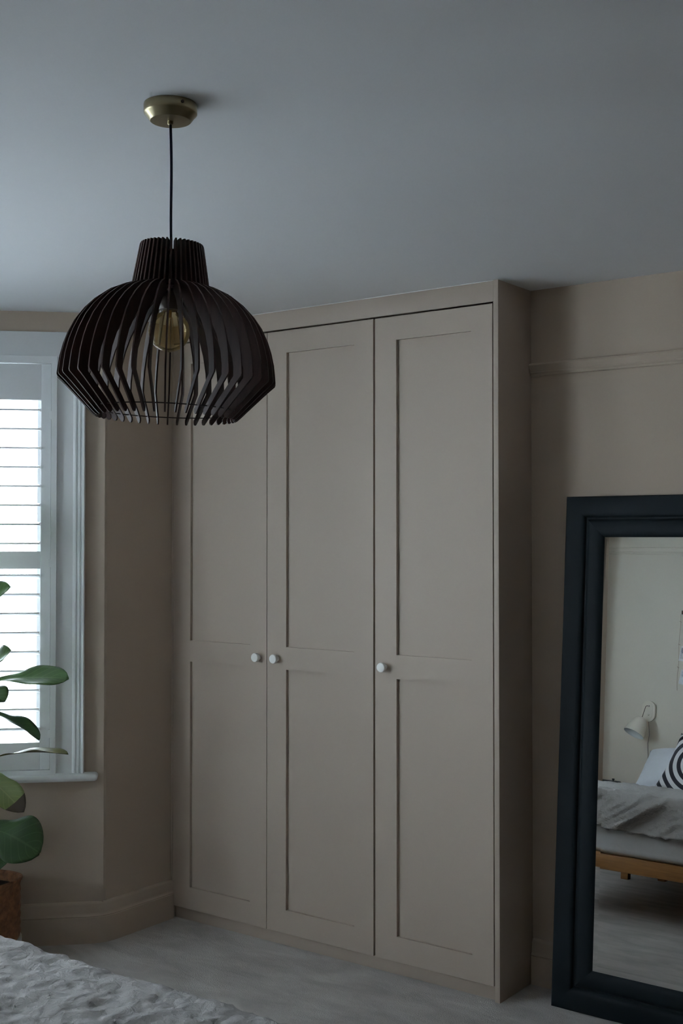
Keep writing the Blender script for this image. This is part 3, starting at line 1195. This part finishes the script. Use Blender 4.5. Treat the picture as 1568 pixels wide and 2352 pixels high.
# ------------------------------------------------------------------ bedside table
bt = empty('bedside_table', (-1.36, -3.77, 0), label='small wooden bedside table between the bed and the bay', cat='table')
box('table_top', M['oak'], (-0.19, 0.19, -0.155, 0.155, 0.485, 0.505), bt, bevel=0.003)
box('drawer_box', M['oak'], (-0.17, 0.17, -0.14, 0.14, 0.36, 0.485), bt, bevel=0.002)
for sx in (-1, 1):
    for sy in (-1, 1):
        box('leg', M['oak'], (sx * 0.155 - 0.015, sx * 0.155 + 0.015, sy * 0.125 - 0.015, sy * 0.125 + 0.015, 0, 0.36), bt, bevel=0.003)
bm = bmesh.new()
add_tube(bm, [(-0.028, 0, 0), (0.028, 0, 0)], 0.004, 8)
hd = obj('handle', bm, M['steel'], bt, smooth=True)
hd.location = (0, 0.146, 0.42)
nb = empty('trinket_box', (-1.375, -3.765, 0.505), label='small black lidded box on the bedside table', cat='box')
box('box_body', M['black'], (-0.065, 0.065, -0.045, 0.045, 0, 0.036), nb, bevel=0.004)
lid = box('lid', M['black'], (-0.067, 0.067, -0.047, 0.047, 0.037, 0.050), nb, bevel=0.004)
bm = bmesh.new()
add_lathe(bm, [(0, 0.066), (0.008, 0.065), (0.010, 0.060), (0.006, 0.055), (0.006, 0.048)], 20, Matrix.Translation((0.03, 0, 0)))
obj('lid_knob', bm, M['black'], lid, smooth='auto')

# ------------------------------------------------------------------ fiddle-leaf fig by the window
PX, PY = -1.745, -0.83
tub = empty('plant_stand', (PX, PY, 0), label='round white plant stand under the woven basket', cat='plant stand')
bm = bmesh.new()
add_lathe(bm, [(0, 0), (0.146, 0), (0.150, 0.004), (0.150, 0.098), (0.146, 0.100), (0.140, 0.098), (0.138, 0.030), (0, 0.030)], 56)
obj('tray', bm, M['planter_white'], tub, smooth='auto')
bk = empty('basket_planter', (PX, PY, 0.030), label='brown woven basket holding the fig plant by the window', cat='basket')
bm = bmesh.new()
prof = [(0, 0), (0.085, 0.0), (0.112, 0.02), (0.134, 0.055)]
nrow = 13
for k in range(nrow + 1):
    z = 0.075 + k * 0.0155
    prof.append((0.1445 + 0.0035 * math.sin(k * math.pi) + (0.0018 if k % 2 else -0.0018), z))
prof += [(0.150, 0.283), (0.149, 0.290), (0.143, 0.293), (0.137, 0.288), (0.135, 0.24), (0, 0.24)]
add_lathe(bm, prof, 64)
# the rim dips a little at one side
for v in bm.verts:
    if v.co.z > 0.25:
        v.co.z += 0.006 * math.sin(math.atan2(v.co.y, v.co.x) * 2 + 1)
obj('basket_body', bm, M['basket'], bk, smooth=True)
bm = bmesh.new()
add_tube(bm, [(0.147 * math.cos(2 * math.pi * k / 60), 0.147 * math.sin(2 * math.pi * k / 60), 0.287 + 0.006 * math.sin(2 * (2 * math.pi * k / 60) + 1)) for k in range(60)], 0.0062, 8, closed=True)
obj('rim', bm, M['basket'], bk, smooth=True)
bm = bmesh.new()
add_lathe(bm, [(0, 0.262), (0.07, 0.258), (0.134, 0.250)], 40)
obj('soil', bm, M['soil'], bk, smooth=True)

fig = empty('fig_plant', (PX, PY, 0.285), label='fiddle leaf fig with large green leaves growing beside the bay window', cat='plant')
Rv = Vector((math.cos(0.637), math.sin(0.637), 0))
Fv = Vector((math.sin(0.637), -math.cos(0.637), 0))     # towards the bed
bm = bmesh.new()
stem_pts = [(0.012 * math.sin(k * 0.9), 0.010 * math.cos(k * 0.7), -0.03 + k * 0.10) for k in range(16)]
add_tube(bm, stem_pts, [0.013 - 0.0005 * k for k in range(16)], 10)
obj('stem', bm, M['stem'], fig, smooth=True)


def leaf(base, tip, width, face, mat, bow=0.1, fold=0.25, wave=0.03, seed=0, tipdry=False, pk=1.9):
    """base/tip: (across, height, forward) about the stem; face: direction the blade faces"""
    def P(a):
        return Rv * a[0] + Vector((0, 0, a[1])) + Fv * a[2]
    b, t = P(base), P(tip)
    ax = (t - b)
    L = ax.length
    ax.normalize()
    fn = (Rv * face[0] + Vector((0, 0, face[1])) + Fv * face[2])
    fn = (fn - ax * fn.dot(ax)).normalized()
    sd = ax.cross(fn).normalized()
    nu, nv = 26, 8
    bm = bmesh.new()
    uvl = bm.loops.layers.uv.new('UVMap')
    g = []
    for i in range(nu + 1):
        u = i / nu
        pet = 0.06
        if u < pet:
            w = 0.02
        else:
            q_ = (u - pet) / (1 - pet)
            w = max(0.03, (math.sin(math.pi * q_ ** pk) ** 0.62) * (1 - 0.18 * math.exp(-((q_ - 0.40) / 0.13) ** 2)))
            if q_ > 0.985:
                w = 0.05
        row = []
        for j in range(nv + 1):
            v = j / nv * 2 - 1
            p = b + ax * (L * u) + fn * (bow * L * math.sin(math.pi * u))
            p += sd * (v * w * width / 2)
            p += fn * (fold * abs(v) * w * width / 2)
            p += fn * (wave * math.sin(u * 15 + v * 2 + seed) * abs(v) * width)
            row.append((bm.verts.new(p), u, v))
        g.append(row)
    for i in range(nu):
        for j in range(nv):
            qd = (g[i][j], g[i + 1][j], g[i + 1][j + 1], g[i][j + 1])
            f = bm.faces.new([k[0] for k in qd])
            f.smooth = True
            if tipdry and i >= nu - 5:
                f.material_index = 1
            for lp, k in zip(f.loops, qd):
                lp[uvl].uv = (k[1], k[2])
    me = bpy.data.meshes.new('leaf')
    bm.to_mesh(me)
    bm.free()
    me.materials.append(mat)
    me.materials.append(M['leaf_tip'])
    o = link_mesh('leaf', me, fig)
    md = o.modifiers.new('thickness', 'SOLIDIFY')
    md.thickness = 0.0012
    return o


# across is measured from the stem (metres to the right of it, seen from the bed), height above the soil
LEAVES = [
    ((0.00, 1.03, 0.02), (0.118, 1.135, 0.05), 0.11, (-0.5, 0.6, 0.6), 'leaf', 0.06, 0.3),
    ((0.02, 0.778, 0.03), (0.340, 0.792, 0.06), 0.125, (0.0, 0.86, 0.50), 'leaf', 0.035, 0.20),
    ((0.00, 0.800, -0.05), (0.104, 0.888, -0.02), 0.10, (-0.4, 0.7, 0.5), 'leaf', 0.04, 0.3),
    ((0.00, 0.770, 0.05), (0.110, 0.710, 0.09), 0.095, (0.4, 0.7, 0.6), 'leaf', 0.05, 0.3),
    ((0.01, 0.680, 0.05), (0.242, 0.572, 0.10), 0.085, (0.40, 0.85, 0.22), 'leaf_deep', 0.05, 0.5),
    ((0.01, 0.478, -0.02), (0.330, 0.505, 0.02), 0.10, (-0.05, 0.99, -0.05), 'leaf_olive', 0.05, 0.25),
    ((0.00, 0.460, 0.05), (0.185, 0.308, 0.10), 0.115, (0.50, 0.45, 0.80), 'leaf_pale', 0.05, 0.25, True),
    ((0.00, 0.245, 0.06), (0.248, 0.160, 0.11), 0.20, (0.15, 0.70, 0.70), 'leaf_deep', 0.16, 0.10),
    ((0.00, 0.230, 0.08), (0.112, 0.110, 0.17), 0.17, (0.35, 0.55, 0.85), 'leaf_deep', 0.10, 0.10),
    # the far side of the plant
    ((-0.01, 0.28, 0.03), (-0.24, 0.20, 0.08), 0.17, (-0.2, 0.7, 0.6), 'leaf_deep', 0.12, 0.15),
    ((-0.01, 0.42, 0.00), (-0.27, 0.43, 0.06), 0.16, (-0.1, 0.9, 0.3), 'leaf', 0.08, 0.3),
    ((0.00, 0.55, 0.04), (-0.10, 0.47, 0.27), 0.16, (0.0, 0.8, 0.5), 'leaf', 0.08, 0.3),
    ((-0.01, 0.66, 0.00), (-0.26, 0.72, 0.03), 0.15, (0.2, 0.9, 0.3), 'leaf', 0.06, 0.3),
    ((0.00, 0.88, 0.04), (-0.15, 0.95, 0.20), 0.15, (0.1, 0.8, 0.5), 'leaf', 0.06, 0.3),
    ((0.00, 0.95, 0.00), (-0.22, 1.05, -0.02), 0.14, (0.3, 0.9, 0.2), 'leaf', 0.06, 0.3),
    ((0.00, 1.12, 0.02), (-0.14, 1.28, 0.06), 0.13, (0.6, 0.5, 0.5), 'leaf', 0.05, 0.3),
    ((0.00, 1.20, 0.02), (0.02, 1.40, 0.05), 0.12, (0.2, 0.2, 0.9), 'leaf', 0.05, 0.3),
    ((0.00, 1.25, 0.00), (-0.08, 1.44, -0.04), 0.11, (0.5, 0.3, -0.6), 'leaf', 0.05, 0.3),
]
for i, a in enumerate(LEAVES):
    leaf(a[0], a[1], a[2], a[3], M[a[4]], bow=a[5], fold=a[6], seed=i * 1.7, tipdry=len(a) > 7, pk=1.25 if len(a) > 7 else 1.9)

# ------------------------------------------------------------------ the street outside
GZ = -3.2
box('ground', M['road'], (-60, 40, -50, 50, GZ - 0.2, GZ), kind='structure')
HX = -17.0


def house(x, y0, w, h, lab):
    ho = empty('terraced_house', (x, y0, GZ), label=lab, cat='house', group='houses across the street')
    box('wall', M['brick'], (-7, 0, 0, w, 0, h), ho)
    bm = bmesh.new()
    pts = [(0.25, h), (-7.25, h), (-3.5, h + 2.2)]
    A_ = [bm.verts.new((px, 0, pz)) for px, pz in pts]
    B_ = [bm.verts.new((px, w, pz)) for px, pz in pts]
    bm.faces.new(A_)
    bm.faces.new(B_[::-1])
    for k in range(3):
        bm.faces.new((A_[k], B_[k], B_[(k + 1) % 3], A_[(k + 1) % 3]))
    obj('roof', bm, M['roof'], ho)
    for zz_ in (0.9, 3.6):
        for yy in (w * 0.16, w * 0.58):
            f = box('window', M['ext_white'], (0.0, 0.06, yy, yy + w * 0.27, zz_, zz_ + 1.6), ho)
            for a_ in (0, 1):
                box('pane', M['ext_glass'], (0.05, 0.075, yy + 0.08, yy + w * 0.27 - 0.08, zz_ + 0.08 + a_ * 0.76, zz_ + 0.76 + a_ * 0.76), f)
    return ho


for k, lab in enumerate(('brick terraced house across the street, seen through the louvres, end of the row',
                         'brick terraced house across the street, second of the row',
                         'brick terraced house across the street, third of the row',
                         'brick terraced house across the street, fourth of the row')):
    house(HX, 1.0 + 5.6 * k - 3.0, 5.5, 5.6, lab)


def bare_tree(loc, seed, lab):
    rnd = random.Random(seed)
    t = empty('bare_tree', loc, label=lab, cat='tree', group='bare street trees')
    bm = bmesh.new()
    add_tube(bm, [(0, 0, 0), (0.05, 0.02, 1.2), (0.02, 0.08, 2.6)], [0.14, 0.11, 0.09], 8)
    obj('trunk', bm, M['bark'], t, smooth=True)
    bm = bmesh.new()

    def grow(p, d, ln, r, lev):
        pts = [p]
        q_ = p.copy()
        for _ in range(3):
            d = (d + Vector((rnd.uniform(-.25, .25), rnd.uniform(-.25, .25), rnd.uniform(-.1, .2)))).normalized()
            q_ = q_ + d * ln / 3
            pts.append(q_.copy())
        add_tube(bm, pts, [r, r * .85, r * .7, r * .55], 5)
        if lev:
            for _ in range(3):
                dd = (d + Vector((rnd.uniform(-.9, .9), rnd.uniform(-.9, .9), rnd.uniform(-.2, .6)))).normalized()
                grow(pts[rnd.choice((2, 3))], dd, ln * .72, r * .55, lev - 1)
    for k in range(5):
        an = 2 * math.pi * k / 5 + rnd.random()
        grow(Vector((0.02, 0.08, 2.4)), Vector((math.cos(an) * .6, math.sin(an) * .6, .8)).normalized(), 1.3, 0.06, 3)
    obj('branches', bm, M['bark'], t, smooth=True)


bare_tree((-9.0, 4.2, GZ), 3, 'bare winter tree outside the shuttered window')
bare_tree((-10.5, 7.4, GZ), 5, 'bare winter tree standing farther along the street')
